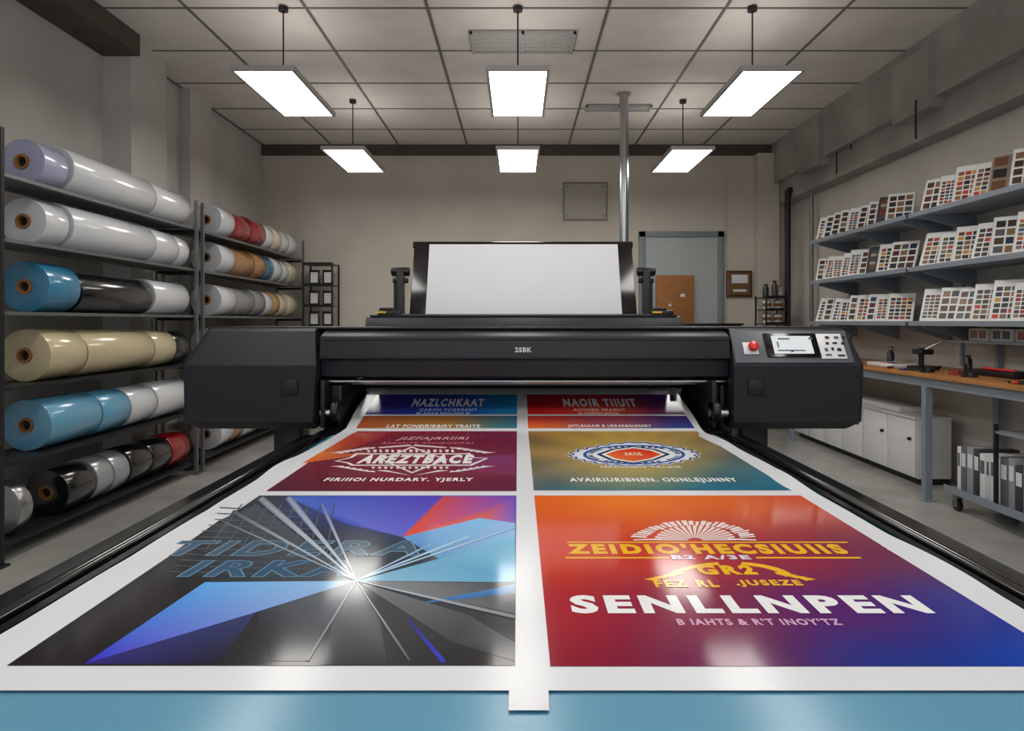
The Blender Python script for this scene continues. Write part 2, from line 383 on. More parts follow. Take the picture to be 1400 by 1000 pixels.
# ---------------- printed sheet
def sz(Y):
    if Y<2.93: return .800
    t=Y-2.93
    a=.1
    zr=.8+(t*t/(2*a)*.235 if t<a else .235*(t-a/2))
    return zr
def TY(py):
    lo,hi=.5,3.75
    for _ in range(50):
        m=(lo+hi)/2
        v=CY+(H-sz(m))/m*F
        if v>py: lo=m
        else: hi=m
    return (lo+hi)/2
def T(px,py):
    Y=TY(py); return ((px-CX)/F*Y,Y)
def wav(Y,s): return .005*math.sin(Y*5+s)+.003*math.sin(Y*13+s*2)
vs=[];fs=[];NY=120;NX=24;YA,YB=.892,3.66
for j in range(NY+1):
    Y=YA+(YB-YA)*j/NY
    k=min(1,max(0,(3.0-Y)/.6)); 
    x0=-.795-.030*k+wav(Y,0); x1=.848+.026*k+wav(Y,2)
    for i in range(NX+1):
        t=i/NX; xx=x0+(x1-x0)*t
        edge=max(0,abs(t-.5)*2-.93)/.07
        vs.append((xx,Y,sz(Y)+.006*edge*max(0,math.sin(Y*9+ (0 if t<.5 else 1.7))) if Y<3.0 else sz(Y)))
for j in range(NY):
    for i in range(NX):
        a=j*(NX+1)+i; fs.append((a,a+1,a+NX+2,a+NX+1))
sheet=mesh('printed_banner_sheet',vs,fs,M_white,smooth=True,label="wide white media sheet printed with colourful poster designs",category="printed sheet")
ts=mesh('liner_strip',[(-.012,.846,.8003),(.040,.846,.8003),(.042,.905,.8006),(-.012,.905,.8006)],[(0,1,2,3)],M_white,parent=sheet)

M_print=vcol_mat('glossy_print_ink')
def colored(name,verts,faces,cols,parent,zoff,label=None,zv=None):
    vv=[(x,Y,sz(Y)+.0006+(zoff-.0006)*.35+(zv[i] if zv else 0)) for i,(x,Y) in enumerate(verts)]
    xs=[v[0] for v in vv]; ys_=[v[1] for v in vv]
    org=Vector(((min(xs)+max(xs))/2,(min(ys_)+max(ys_))/2,min(v[2] for v in vv)))
    me=bpy.data.meshes.new(name); me.from_pydata([Vector(v)-org for v in vv],[],faces)
    me.materials.append(M_print)
    ca=me.color_attributes.new('Col','FLOAT_COLOR','POINT')
    for i,c in enumerate(cols): ca.data[i].color=lin(c)
    bm=bmesh.new(); bm.from_mesh(me)
    bm.normal_update()
    for f in bm.faces:
        if f.normal.z<0: f.normal_flip()
    bm.to_mesh(me); bm.free()
    o=bpy.data.objects.new(name,me); o.location=org; scene.collection.objects.link(o)
    setp(o,parent)
    if label: o['label']=label
    return o
def lerp(a,b,t): return tuple(a[i]*(1-t)+b[i]*t for i in range(3))
def panel(label,x0,x1,pya,pyb,fn,nx=60,ny=60):
    Ya,Yb=TY(pya),TY(pyb)
    vs=[];fs=[];cols=[]
    for j in range(ny+1):
        Y=Yb+(Ya-Yb)*j/ny
        py=CY+(H-sz(Y))/Y*F; vi=(pyb-py)/(pyb-pya)
        for i in range(nx+1):
            u=i/nx; x=x0+(x1-x0)*u
            vs.append((x,Y)); cols.append(fn(u,vi,x,Y))
    for j in range(ny):
        for i in range(nx):
            a=j*(nx+1)+i; fs.append((a,a+1,a+nx+2,a+nx+1))
    return colored('printed_design',vs,fs,cols,sheet,.0006,label)
def bil(grid):
    R=len(grid);C=len(grid[0])
    def f(u,v,x,Y):
        a=min(max(u,0),.9999)*(C-1); b=(1-min(max(v,0.0001),1))*(R-1)
        i=int(a); j=min(int(b),R-2); fa=a-i; fb=b-j
        fa=fa*fa*(3-2*fa); fb=fb*fb*(3-2*fb)
        return lerp(lerp(grid[j][i],grid[j][i+1],fa),lerp(grid[j+1][i],grid[j+1][i+1],fa),fb)
    return f
def ink(c):
    k='ink_%d_%d_%d'%c
    return mat(k,c,.25,coat=.2)
def polys(name,plist,parent,zoff,step=.000006):
    vs=[];fs=[];cols=[];zv=[]
    for n,(pts,c) in enumerate(plist):
        k=len(vs)
        for q,(a,b) in enumerate(pts):
            vs.append(T(a,b)); cols.append(c[q] if isinstance(c,list) else c); zv.append(n*step)
        fs.append(tuple(range(k,k+len(pts))))
    return colored(name,vs,fs,cols,parent,zoff,zv=zv)
def shards(plist,parent,zoff,step=.00003):
    for n,pc in enumerate(plist): polys('printed_shard',[pc],parent,zoff+n*step)
def ring(cx,cy,outer,s,c,s2=None):
    out=[];n=len(outer)
    inn=[(cx+(a-cx)*s,cy+(b-cy)*(s2 or s)) for a,b in outer]
    for i in range(n):
        j=(i+1)%n; out.append(([outer[i],outer[j],inn[j],inn[i]],c))
    return out
def text_mesh(body,bold,shear,space=1.0):
    cu=bpy.data.curves.new('t','FONT'); cu.body=body; cu.offset=bold; cu.shear=shear; cu.resolution_u=3; cu.space_character=space
    to=bpy.data.objects.new('t',cu); scene.collection.objects.link(to)
    dg=bpy.context.evaluated_depsgraph_get()
    me=bpy.data.meshes.new_from_object(to.evaluated_get(dg))
    bpy.data.objects.remove(to)
    return [p.co.copy() for p in me.vertices],[tuple(p.vertices) for p in me.polygons]
def bb(v): return min(p.x for p in v),max(p.x for p in v),min(p.y for p in v),max(p.y for p in v)
def text(body,pxa,pxb,pyt,pyb,col,parent,zoff=.0022,bold=.02,shear=0,name='printed_lettering',space=1.05,inner=None,inner_col=None,col2=None):
    sp=space+bold*4.5
    v,f=text_mesh(body,bold,shear,sp)
    x0,x1,y0,y1=bb(v)
    Yb=TY(pyb);Yt=TY(pyt); Xa=(pxa-CX)/F*Yb; Xb=(pxb-CX)/F*Yb
    mp=lambda p:(Xa+(p.x-x0)/(x1-x0)*(Xb-Xa),Yb+(p.y-y0)/(y1-y0)*(Yt-Yb))
    cf=(lambda p:lerp(col,col2,(p.x-x0)/(x1-x0))) if col2 else (lambda p:col)
    o=colored(name,[mp(p) for p in v],f,[cf(p) for p in v],parent,zoff)
    if inner is not None:
        v2,f2=text_mesh(body,inner,shear,sp)
        colored(name,[mp(p) for p in v2],f2,[inner_col]*len(v2),parent,zoff+.0002)
    return o
def textw(body,x0,x1,y,z0,z1,m,parent,name='lettering',bold=.01):
    v,f=text_mesh(body,bold,0,1.2)
    a,b,c,d=bb(v)
    vs=[(x0+(p.x-a)/(b-a)*(x1-x0),y,z0+(p.y-c)/(d-c)*(z1-z0)) for p in v]
    return mesh(name,vs,f,m,parent)
XL0,XL1,XR0,XR1=-.742,-.004,.047,.812
W=(240,240,242)
# L1
p=panel("blue and purple printed banner",-.742,-.004,540,567,bil([[(80,50,150),(45,80,185),(40,150,205)],[(60,45,140),(45,75,180),(45,140,200)]]),40,12)
text("NAZLCHKAAT",562,661,545.5,556.5,W,p,bold=.055)
text("CARCH YCGREANT",573,652,559,562.5,(190,215,240),p,bold=.03)
text("MI KDAIE DNALSNG BI",569,642,564,567,(190,215,240),p,bold=.03)
p=panel("orange and teal printed strip",-.742,-.004,569,586,bil([[(190,100,60),(170,110,60),(70,110,130)],[(170,90,50),(175,130,60),(60,120,140)]]),40,8)
text("LAT FONEIRIRBIRY YRAITE",528,656,581,585.5,W,p)
# R1
p=panel("red, orange and purple printed banner",.047,.812,540,567,bil([[(165,30,60),(200,50,70),(70,50,130)],[(220,40,40),(225,85,50),(90,40,110)]]),40,12)
text("NAOIR TIIUIT",771,872,545.5,556.5,W,p,bold=.055)
text("AICHIED SRAENT",784,856,559,562.5,(250,210,200),p,bold=.03)
text("SA CHIEPRIES RNDARL",791,848,564,567,(250,210,200),p,bold=.03)
p=panel("orange to violet printed strip",.047,.812,569,586,bil([[(210,60,50),(170,70,90),(70,55,130)],[(230,110,50),(160,90,100),(50,70,140)]]),40,8)
text(".JNTLRIIAAIR & URRARBGUNARY",776,892,581,585.5,W,p)
# L2
fL2=bil([[(150,50,60),(135,40,60),(125,40,75)],[(120,45,60),(135,50,65),(120,45,70)],[(90,40,55),(120,40,55),(105,40,65)]])
p=panel("maroon printed poster with white badge",XL0,XL1,590,672,fL2)
shards([([(484,592),(540,592),(470,618),(440,618)],[(200,80,60),(160,50,60),(170,70,60),(215,110,50)]),
                        ([(440,618),(500,622),(413,634)],[(225,120,50),(180,80,70),(215,110,60)]),
                        ([(600,628),(704,622),(704,650),(640,645)],[(140,60,95),(125,60,110),(130,50,90),(135,50,80)])],p,.0013)
text("JIZFAJRRIIRI",541,640,598,603,(225,195,205),p,bold=.02,shear=.2)
text("ANUAITE REOIRGEIRAI",520,646,605,607.5,(195,150,165),p,bold=.0)
B=(228,226,228)
em=[]
bar=[(457,631),(478,626),(486,620),(510,620.5),(620,620.5),(642,620),(650,626),(668,627),(655,633),(645,637.5),(480,637.5),(474,634)]
em+=ring(564,629,bar,.955,B,.82)
for s in(-1,1):
    for k in range(6):
        x=564+s*(50+k*8.5); y=612.0+k*1.3
        em.append(([(x,y),(x+s*22,y+.8),(x+s*4,y+2.2)],B))
        y=646.5-k*1.4
        em.append(([(x,y),(x+s*20,y-1.2),(x+s*3,y-2.2)],B))
    em.append(([(564+s*4,608.5),(564+s*48,612),(564+s*44,613.4),(564,610.4)],B))
    em.append(([(564+s*2,651),(564+s*36,643.5),(564+s*50,644),(564+s*30,646.4)],B))
em+=ring(564,629,[(520,629),(563,611),(612,629),(563,648)],.90,B)
for i in range(15):
    x=502+i*8.2
    em.append(([(x,615.4),(x+(5 if i%2 else 3),615.4),(x+4.5,619),(x+.5,619)],B))
for i in range(13):
    x=508+i*8.4
    em.append(([(x,638.9),(x+5,638.9),(x+(4.2 if i%3 else 2.4),641.8),(x+1,641.8)],B))
polys('printed_emblem',em,p,.0016)
text("AREZTBACE",486,644,622.6,634.6,W,p,zoff=.0028,bold=.062,shear=.0)
text("FIRIIIOI NURDARY. YJERLY",440,646,654,660,W,p,bold=.04)
# R2
def fR2(u,v,x,Y):
    px=CX+x/Y*F; py=CY+(H-sz(Y))/Y*F
    dx=px-866; dy=(py-622)*2.2
    a=math.atan2(dy,dx); r=math.hypot(dx,dy)/180
    k=.5+.5*math.sin(a*13+1)
    gold=(186,142,72); mid=(118,116,104); teal=(36,118,152)
    w=min(1,max(0,u*.35+(1-v)*.95-.22))
    base=lerp(gold,mid,w*2) if w<.5 else lerp(mid,teal,w*2-1)
    base=lerp(base,(74,76,76),.6*min(1,r)*(.2+.8*k)*(1-.6*w))
    return lerp((225,190,90),base,min(1,r*1.2+.1))
p=panel("teal and gold printed poster with shield badge",XR0,XR1,590,671,fR2,90,90)
def ell(cx,cy,rx,ry,n=28,ph=0): return [(cx+rx*math.cos(2*math.pi*i/n+ph),cy+ry*math.sin(2*math.pi*i/n+ph)) for i in range(n)]
hx=[]
for i in range(96):
    a=2*math.pi*i/96; k=.98+(.07 if (i//2)%2 else 0)+.10*abs(math.cos(a))**8+.14*max(0,-math.sin(a))**10
    hx.append((867+80*k*math.cos(a),622.5+15.5*k*math.sin(a)))
hi=[(822,622),(840,615.5),(866,612),(892,615.5),(910,622),(892,629),(866,633.5),(838,629)]
cx,cy=867,622.5
polys('printed_emblem',[(hx,(235,238,242))],p,.0012)
em=ring(cx,cy,[(cx+(a-cx)*.98,cy+(b-cy)*.97) for a,b in hx],.955,(40,80,150),.93)+ring(cx,cy,ell(cx,cy,70,13.2,36),.93,(50,95,170),.90)
for i in range(40):
    if i%5==0: continue
    a=2*math.pi*i/40; c0,s0=math.cos(a),math.sin(a); c1,s1=math.cos(a+.09),math.sin(a+.09)
    em.append(([(cx+64*c0,cy+11.7*s0),(cx+64*c1,cy+11.7*s1),(cx+57*c1,cy+10.2*s1),(cx+57*c0,cy+10.2*s0)],(50,80,140)))
polys('printed_emblem',em,p,.0015)
polys('printed_emblem',[([(cx+(a-cx)*1.15,cy+(b-cy)*1.12) for a,b in hi],(30,50,95))],p,.0030)
polys('printed_emblem',[(hi,(240,235,230))],p,.0033)
polys('printed_emblem',[([(cx+(a-cx)*.86,cy+(b-cy)*.84) for a,b in hi],[(235,120,60),(230,90,50),(220,60,40),(215,60,40),(220,80,50),(225,90,50),(230,100,50),(235,120,60)])],p,.0036)
text("ARGE",855,879,619.5,623.5,(250,225,205),p,zoff=.0039,bold=.02)
text("NAIGRIEN TALBIE",822,932,638,640.5,(225,225,220),p,zoff=.0033,bold=.03)
text("AVAIRIURIBNEN. ODNLEJUNNY",780,1013,654,661,W,p,bold=.04)
# L3
fL3=bil([[(60,62,66),(70,80,150),(90,90,200),(110,90,190)],[(45,45,48),(50,50,54),(60,70,80),(90,120,150)],[(42,40,40),(50,50,52),(70,72,76),(60,62,66)],[(36,32,32),(44,42,44),(62,62,66),(46,44,46)]])
p=panel("dark poster printed with blue shards and light rays",XL0,XL1,678,911,fL3)
ct=(487,795)
shards([
 ([(300,712),(352,690),ct,(278,797),(232,760)],[(58,61,65),(80,85,92),(84,90,98),(50,52,56),(45,46,50)]),
 ([(390,679),(606,679),(550,735),(470,716)],[(70,110,200),(90,70,190),(110,110,215),(60,80,190)]),
 ([(606,679),(704,680),(704,716),(656,709),(550,735)],[(200,80,90),(120,85,195),(130,105,205),(228,105,72),(232,90,52)]),
 ([(550,735),(656,709),(704,716),(704,736),(600,765)],[(110,160,222),(135,195,242),(150,190,238),(130,192,232),(96,156,202)]),
 ([ct,(600,765),(704,736),(704,797)],[(150,198,226),(102,168,204),(118,188,224),(98,170,210)]),
 ([(115,909),(280,797),ct,(350,838)],[(60,40,205),(96,172,240),(160,202,236),(76,148,232)]),
 ([(115,909),(350,838),(300,909)],[(50,45,120),(60,70,110),(40,38,44)]),
 ([ct,(704,799),(704,840)],[(150,155,160),(66,68,72),(88,90,94)]),
 ([(560,828),(704,800),(704,812)],[(70,120,190),(80,140,190),(60,110,170)]),
 ([ct,(640,842),(704,880),(704,905),(620,880)],[(130,134,138),(84,86,90),(92,92,96),(58,58,62),(70,70,74)]),
 ([(440,910),(455,850),ct,(520,850),(530,910)],[(60,60,64),(92,94,98),(140,145,150),(96,98,102),(62,62,66)]),
 ([(350,838),ct,(420,905),(370,905)],[(60,62,70),(120,128,138),(50,50,54),(42,42,46)]),
 ([(556,848),(559,847),(610,905),(604,908)],[(50,60,150),(50,60,150),(60,70,200),(60,70,200)]),
],p,.0012)
# soft edged rays: centre line bright, both edges fading to the ground colour
rays=[]
def ray(x,y,w1,c0,c1,bg=(70,75,82)):
    dx,dy=x-ct[0],y-ct[1]; L=math.hypot(dx,dy); nx,ny=-dy/L,dx/L
    for s in(-1,1):
        rays.append(([ct,(x,y),(x+s*nx*w1,y+s*ny*w1*.6),(ct[0]+s*nx*1.2,ct[1]+s*ny*.8)],[c0,c1,bg,bg]))
for x,y,w,c,bg in((356,682,7,(150,160,172),(78,84,98)),(394,681,6,(150,165,190),(80,92,130)),(318,700,4,(96,104,114),(68,72,78)),(300,712,2,(96,110,120),(60,64,68)),
      (640,735,3,(160,205,232),(112,170,214)),(704,845,5,(140,144,148),(72,74,78)),(704,722,2,(170,205,232),(125,185,225)),(440,690,3,(120,140,185),(78,88,150)),
      (560,905,2.4,(96,100,104),(62,62,66)),(420,905,2.4,(74,76,80),(50,50,54)),(590,745,2,(140,185,218),(100,150,205))):
    ray(x,y,w,(205,218,232),c,bg)
polys('printed_rays',rays,p,.0030)
gr=[]
for i in range(12):
    y=694+i*8; gr.append(([(300-i*6,y),(420+i*4,y+6),(420+i*4,y+7.2),(300-i*6,y+1.2)],(82,93,106)))
for i in range(8):
    gr.append(([(330+i*18,690),(332+i*18,690),(280+i*24,756),(278+i*24,756)],(84,96,108)))
polys('printed_linework',gr,p,.0018)
text("TIDERA",215,575,740,761,(120,152,176),p,zoff=.0021,bold=.05,shear=.12,inner=.024,inner_col=(76,98,118))
text("IRKA",240,480,767,790,(104,150,186),p,zoff=.0021,bold=.05,shear=.12,inner=.024,inner_col=(66,92,118))
# R3
p=panel("orange to deep blue gradient poster with emblem",XR0,XR1,678,912,bil([[(228,105,35),(240,128,45),(228,112,50),(210,85,50)],[(208,65,35),(198,60,50),(155,50,70),(112,45,80)],[(168,35,50),(132,35,70),(88,40,108),(45,55,145)],[(142,25,45),(112,30,78),(40,55,140),(10,66,178)]]))
em=[]
for i in range(19):
    a=math.pi*(i+.5)/19
    q=[]
    for rr,sg_ in((.18,-1),(1,-1),(1,1),(.18,1)):
        aa=a+sg_*.055
        q.append((950+56*rr*math.cos(aa),740-21*rr*math.sin(aa)))
    em.append((q,(238,220,214)))
rnd=random.Random(3)
for i in range(26):
    a=math.pi*(.05+.90*(i+.5)/26); r0=.74+rnd.uniform(0,.06); r1=1.0+rnd.uniform(-.04,.04)
    q=[]
    for rr,sg_ in((r0,-1),(r1,-1),(r1,1),(r0,1)):
        aa=a+sg_*(.042 if i%3 else .028)
        q.append((949+85*rr*math.cos(aa),740-27*rr*math.sin(aa)))
    em.append((q,(240,226,224)))
em.append(([(866,738.5),(905,737),(905,739),(866,740)],(240,226,224))); em.append(([(995,737),(1034,738.5),(1034,740),(995,739)],(240,226,224)))
polys('printed_emblem',em,p,.0014)
yl=(240,184,44)
polys('printed_rules',[([(776,741.5),(1158,741.5),(1160,743),(775,743)],yl),([(774,762.5),(915,762.5),(915,764.5),(773,764.5)],yl),([(1034,762.5),(1176,762.5),(1178,764.5),(1034,764.5)],yl)],p,.0014)
text("ZEIDIO'HECSIUIIS",777,1164,744.5,758.5,yl,p,bold=.058)
text("B2 A/3E",920,1028,760,766,(225,215,235),p,zoff=.0026,bold=.045)
for s in(-1,1):
    em=[]
    for i in range(6):
        a0=math.pi*(.10+.80*i/14); a1=math.pi*(.10+.80*(i+1)/14)
        em.append(([(998+s*92*math.cos(a0),797-28*math.sin(a0)),(998+s*92*math.cos(a1),797-28*math.sin(a1)),(998+s*80*math.cos(a1),797-24*math.sin(a1)),(998+s*80*math.cos(a0),797-24*math.sin(a0))],yl))
    for k in range(3):
        x=998+s*(66+k*13)
        em.append(([(x-s*6,783+k*2),(x+s*26,787+k*3),(x+s*12,789+k*3),(x-s*2,786+k*2)],yl))
    polys('printed_emblem',em,p,.0014)
text("GR2",958,1038,774,787,yl,p,zoff=.0026,bold=.055)
text("FEZ RL",897,985,794,804,yl,p,zoff=.0026,bold=.05)
text(".JUSEZE",1010,1102,794,804,yl,p,zoff=.0026,bold=.05)
text("SENLLNPEN",782,1280,815,840,W,p,bold=.05)
text("B IAHTS & R'T INOY'TZ",928,1154,847,856,(215,170,200),p,bold=.035)

# ---------------- printer
P=empty('wide_format_printer',(0.02,3.35,0),label="black wide format inkjet printer with grey control console",category="printer")
def housing(xo_b,xo_m,xo_t,xi_b,xi_m,xi_t,name='end_housing'):
    secs=[(.805,3.04,xo_b*.975,xi_b),(.84,3.0,xo_b,xi_b),(1.10,3.0,xo_m,xi_m),(1.255,3.10,xo_t,xi_t),(1.268,3.13,xo_t,xi_t)]
    vs=[];fs=[]
    for z,yf,xo,xi in secs:
        s=-1 if xo<0 else 1
        ch=.03
        vs+=[(xi,yf,z),(xo-s*ch,yf,z),(xo,yf+ch,z),(xo,3.72,z),(xi,3.72,z)]
    n=5
    for k in range(len(secs)-1):
        for i in range(n):
            fs.append((k*n+i,k*n+(i+1)%n,(k+1)*n+(i+1)%n,(k+1)*n+i))
    fs.append(tuple(range(n))); fs.append(tuple(range((len(secs)-1)*n,len(secs)*n)))
    o=mesh(name,vs,fs,M_dark,parent=P,bevel=.0025)
    return o
housing(-1.535,-1.54,-1.48,-.935,-.92,-.955)
housing(1.582,1.592,1.56,.985,.985,1.00)
for xa,xb in((X(384,3),X(407,3)),(X(1023,3),X(1046,3))):
    o=box('latch',xa,xb,2.990,2.9985,Z(541,3),Z(519,3),M_black,parent=P,bevel=.004)
    box('latch_plate',xa+.008,xb-.008,2.986,2.9895,Z(538,3),Z(522,3),M_dark,parent=o,bevel=.0015)
extrude_x('front_cover',[(3.16,1.262),(3.06,1.232),(3.045,1.14),(3.045,1.128),(3.07,1.12),(3.07,1.045),(3.12,1.035),(3.5,1.035),(3.5,1.262)],-.918,.983,M_dark2,parent=P,bevel=.002)
extrude_x('cover_seam',[(3.052,1.227),(3.048,1.227),(3.047,1.218),(3.052,1.218)],-.917,.982,M_black,parent=P)
extrude_x('top_lid',[(3.14,1.264),(3.14,1.275),(3.70,1.275),(3.70,1.264)],-1.48,1.56,M_dark2,parent=P,bevel=.003)
extrude_x('rear_housing',[(3.44,1.2755),(3.47,1.325),(3.50,1.333),(3.80,1.333),(3.80,.9),(3.73,.9),(3.73,1.2755)],-.80,.86,M_dark2,parent=P,bevel=.004)
extrude_x('rear_lid_edge',[(3.465,1.327),(3.465,1.334),(3.79,1.345),(3.79,1.334)],-.78,.84,M_dark,parent=P)
extrude_x('interior_back',[(3.70,.81),(3.70,1.03),(3.72,1.03),(3.72,.81)],-.95,.99,M_black,parent=P)
extrude_x('platen',[(2.99,.70),(2.99,.79),(3.06,.803),(3.66,.938),(3.66,.70)],-.90,.955,M_black,parent=P)
cyl('guide_bar',(-.93,3.11,1.018),(.98,3.11,1.018),.009,M_steel,parent=P,n=16)
extrude_x('inner_rail',[(3.3,.985),(3.3,1.01),(3.34,1.01),(3.34,.985)],-.93,.98,M_galv,parent=P)
cyl('feed_roller',(-.85,3.56,.955),(.92,3.56,.955),.016,M_rack,parent=P,n=16)
for i in range(12):
    x=-.72+i*.14
    cyl('pinch_wheel',(x,3.52,.965),(x+.03,3.52,.965),.022,M_black,parent=P,n=18)
for s,xa,xb in((-1,-.91,-.83),(1,.895,.975)):
    for a in((xa,xa+.02,3.03,3.6,.81,1.03),(xb-.02,xb,3.1,3.6,.81,1.0)): box('side_bracket',*a,M_rack,parent=P,bevel=.003)
    cyl('roller_end',(xa-.005,3.06,.875),(xb+.0,3.06,.875),.02,M_steel,parent=P,n=20)
    cyl('roller_knob',(xb-.03 if s<0 else xa,3.05,.885),(xb+.005 if s<0 else xa+.035,3.05,.885),.05,M_black,parent=P,n=28,bevel=.006)
    box('gear_cover',xa+.022,xb-.022,3.12,3.4,.90,1.0,M_dark,parent=P,bevel=.006)
for x in(-1.14,1.17):
    boxes('stand_leg',[(x-.065,x+.065,3.25,3.40,.05,.806),(x-.075,x+.075,3.05,3.68,.015,.07)],M_rack,parent=P,bevel=.004)
box('stand_beam',-1.075,1.105,3.30,3.36,.3,.4,M_rack,parent=P)
for x in(-1.14,1.17):
    for y in(3.1,3.63): cyl('levelling_foot',(x,y,0),(x,y,.018),.04,M_black,parent=P,n=20)
textw("2SBK",X(704,3.045),X(727,3.045),3.0440,Z(482,3.045),Z(475,3.045),mat('silver_lettering',(215,218,222),.4),P,bold=.045)
nrm=Vector((0,-.155,.10)).normalized()
def on_slope(name,pa,pb,pt,pbm,m,parent,off=.003,th=.006,bevel=.0015):
    def pt3(px,py):
        y=3.0
        for _ in range(20):
            z=H-(py-CY)/F*y; y=3.0+.10*(z-1.10)/.155
        return Vector(((px-CX)/F*y,y,z))
    c=[pt3(pa,pbm),pt3(pb,pbm),pt3(pb,pt),pt3(pa,pt)]
    c[3].x=c[0].x; c[2].x=c[1].x
    lo=[v+nrm*off for v in c]; hi=[v+nrm*(off+th) for v in c]
    return mesh(name,[tuple(v) for v in lo+hi],[(0,1,2,3)[::-1],(4,5,6,7),(0,1,5,4),(1,2,6,5),(2,3,7,6),(3,0,4,7)],m,parent,bevel=bevel,smooth=True)
con=on_slope('control_console',1006,1168,453,497,M_grey,P,off=-.002,th=.008,bevel=.002)
pl=on_slope('emergency_stop',1017,1037,470,486,M_whitem,con,off=.006,th=.006)
zc=Z(478,3.05); yc=3.0+.10*(zc-1.10)/.155
c=Vector((X(1027,3.05),yc,zc))
cyl('stop_button_base',c+nrm*.012,c+nrm*.022,.017,M_black,parent=con,n=24)
cyl('stop_button_knob',c+nrm*.022,c+nrm*.045,.024,M_red,parent=con,r1=.022,n=28,bevel=.004)
on_slope('touchscreen',1049,1122,458,490,M_blackgloss,con,off=.006,th=.008)
on_slope('display',1058,1112,462,486,M_screen,con,off=.0145,th=.001,bevel=0)
for a,b,cc,dd in((1062,1078,465,467),(1062,1100,481,482.5),(1104,1109,464,467),(1080,1084,481,484),(1062,1064,470,478)):
    on_slope('screen_icon',a,b,cc,dd,M_ink,con,off=.016,th=.0006,bevel=0)
on_slope('keypad',1123,1158,458,492,M_whitem,con,off=.006,th=.004)
for i,(a,b,cc,dd) in enumerate(((1127,1132,462,465),(1139,1145,462,465),(1149,1154,462,464),(1128,1132,470,473),(1137,1143,470,472),(1127,1131,478,482),(1136,1139,477,481),(1144,1149,478,482),(1149,1153,470,473),(1128,1136,486,488),(1145,1154,487,489))):
    on_slope('key',a,b,cc,dd,M_ink if i%4==1 else M_black,con,off=.0105,th=.004,bevel=.0005)
def leaning(name,xb0,xb1,y0,z0,y1,z1,th,m,parent,**t):
    v=Vector((0,y1-y0,z1-z0)).normalized(); n=Vector((0,-v.z,v.y))
    n=n if n.y<0 else -n
    a=[Vector((xb0,y0,z0)),Vector((xb1,y0,z0)),Vector((xb1,y1,z1)),Vector((xb0,y1,z1))]
    b=[q-n*th for q in a]
    return mesh(name,[tuple(q) for q in a+b],[(0,1,2,3),(7,6,5,4),(0,4,5,1),(1,5,6,2),(2,6,7,3),(3,7,4,0)],m,parent,bevel=min(.004,th*.3),smooth=True,**t)
leaning('media_backrest',-.620,.682,3.76,1.338,3.95,1.775,.03,M_blackgloss,P)
cyl('backrest_top_roller',(-.63,3.975,1.762),(.69,3.975,1.762),.022,M_blackgloss,parent=P,n=24)
leaning('blank_media_sheet',-.527,.595,3.752,1.338,3.925,1.762,.003,M_blank,None,label="blank white media sheet standing in the rear feed support",category="media sheet")
for s,x in((-1,-.70),(1,.765)):
    boxes('roll_holder',[(x-.022,x+.022,3.90,3.96,1.0,1.60),(x-.05,x+.05,3.92,3.95,1.57,1.6)],M_black,parent=P,bevel=.004)
    box('holder_post',x+s*.035-.012,x+s*.035+.012,3.96,3.99,.9,1.56,M_rack,parent=P)
    cyl('holder_spindle',(x-.055,3.93,1.60),(x+.055,3.93,1.60),.024,M_black,parent=P,n=24,bevel=.004)
    cyl('holder_spindle',(x-.045,3.93,1.545),(x+.045,3.93,1.545),.016,M_rack,parent=P,n=20,bevel=.003)
    boxes('media_clamp',[(x-.045,x+.065,3.50,3.58,1.333,1.36),(x-.04,x+.03,3.51,3.57,1.36,1.375)],M_black,parent=P,bevel=.004)
    box('clamp_led',x-.05,x-.0,3.492,3.5,1.345,1.355,M_yellow,parent=P)  # yellow colour stands for the clamp's LED light, no emission
    xa,xb=((-.90,-.62) if s<0 else (.68,.96))
    box('rear_arm',xa,xb,3.80,3.98,1.0,1.06,M_rack,parent=P)

# ---------------- right wall shelves with sample boards
SX=3.10
zs=[SX/3.65+H,SX/7.3+H,H-.002]
def wshelf(y0,y1,z,label):
    vs=[];fs=[]; boxvf(SX,RW,y0,y1,z-.022,z-.008,vs,fs); boxvf(SX-.004,SX+.012,y0,y1,z-.03,z+.006,vs,fs)
    o=mesh('wall_shelf',vs,fs,M_blueg,label=label,category="shelf",group="sample display shelves")
    for y in (y0+.12,(y0+y1)/2,y1-.12):
        vs=[(SX+.05,y-.01,z-.0225),(RW-.001,y-.01,z-.0225),(RW-.001,y-.01,z-.16),(SX+.05,y-.01,z-.05),(SX+.05,y+.01,z-.0225),(RW-.001,y+.01,z-.0225),(RW-.001,y+.01,z-.16),(SX+.05,y+.01,z-.05)]
        mesh('shelf_bracket',vs,[(0,1,2,3),(7,6,5,4),(0,4,5,1),(1,5,6,2),(2,6,7,3),(3,7,4,0)],M_blueg,parent=o)
    return z-.008
dk_=[(50,42,38),(150,86,46),(196,60,36),(54,54,58),(206,150,54),(34,38,52),(130,98,70),(104,44,34),(80,80,54),(26,26,30)]
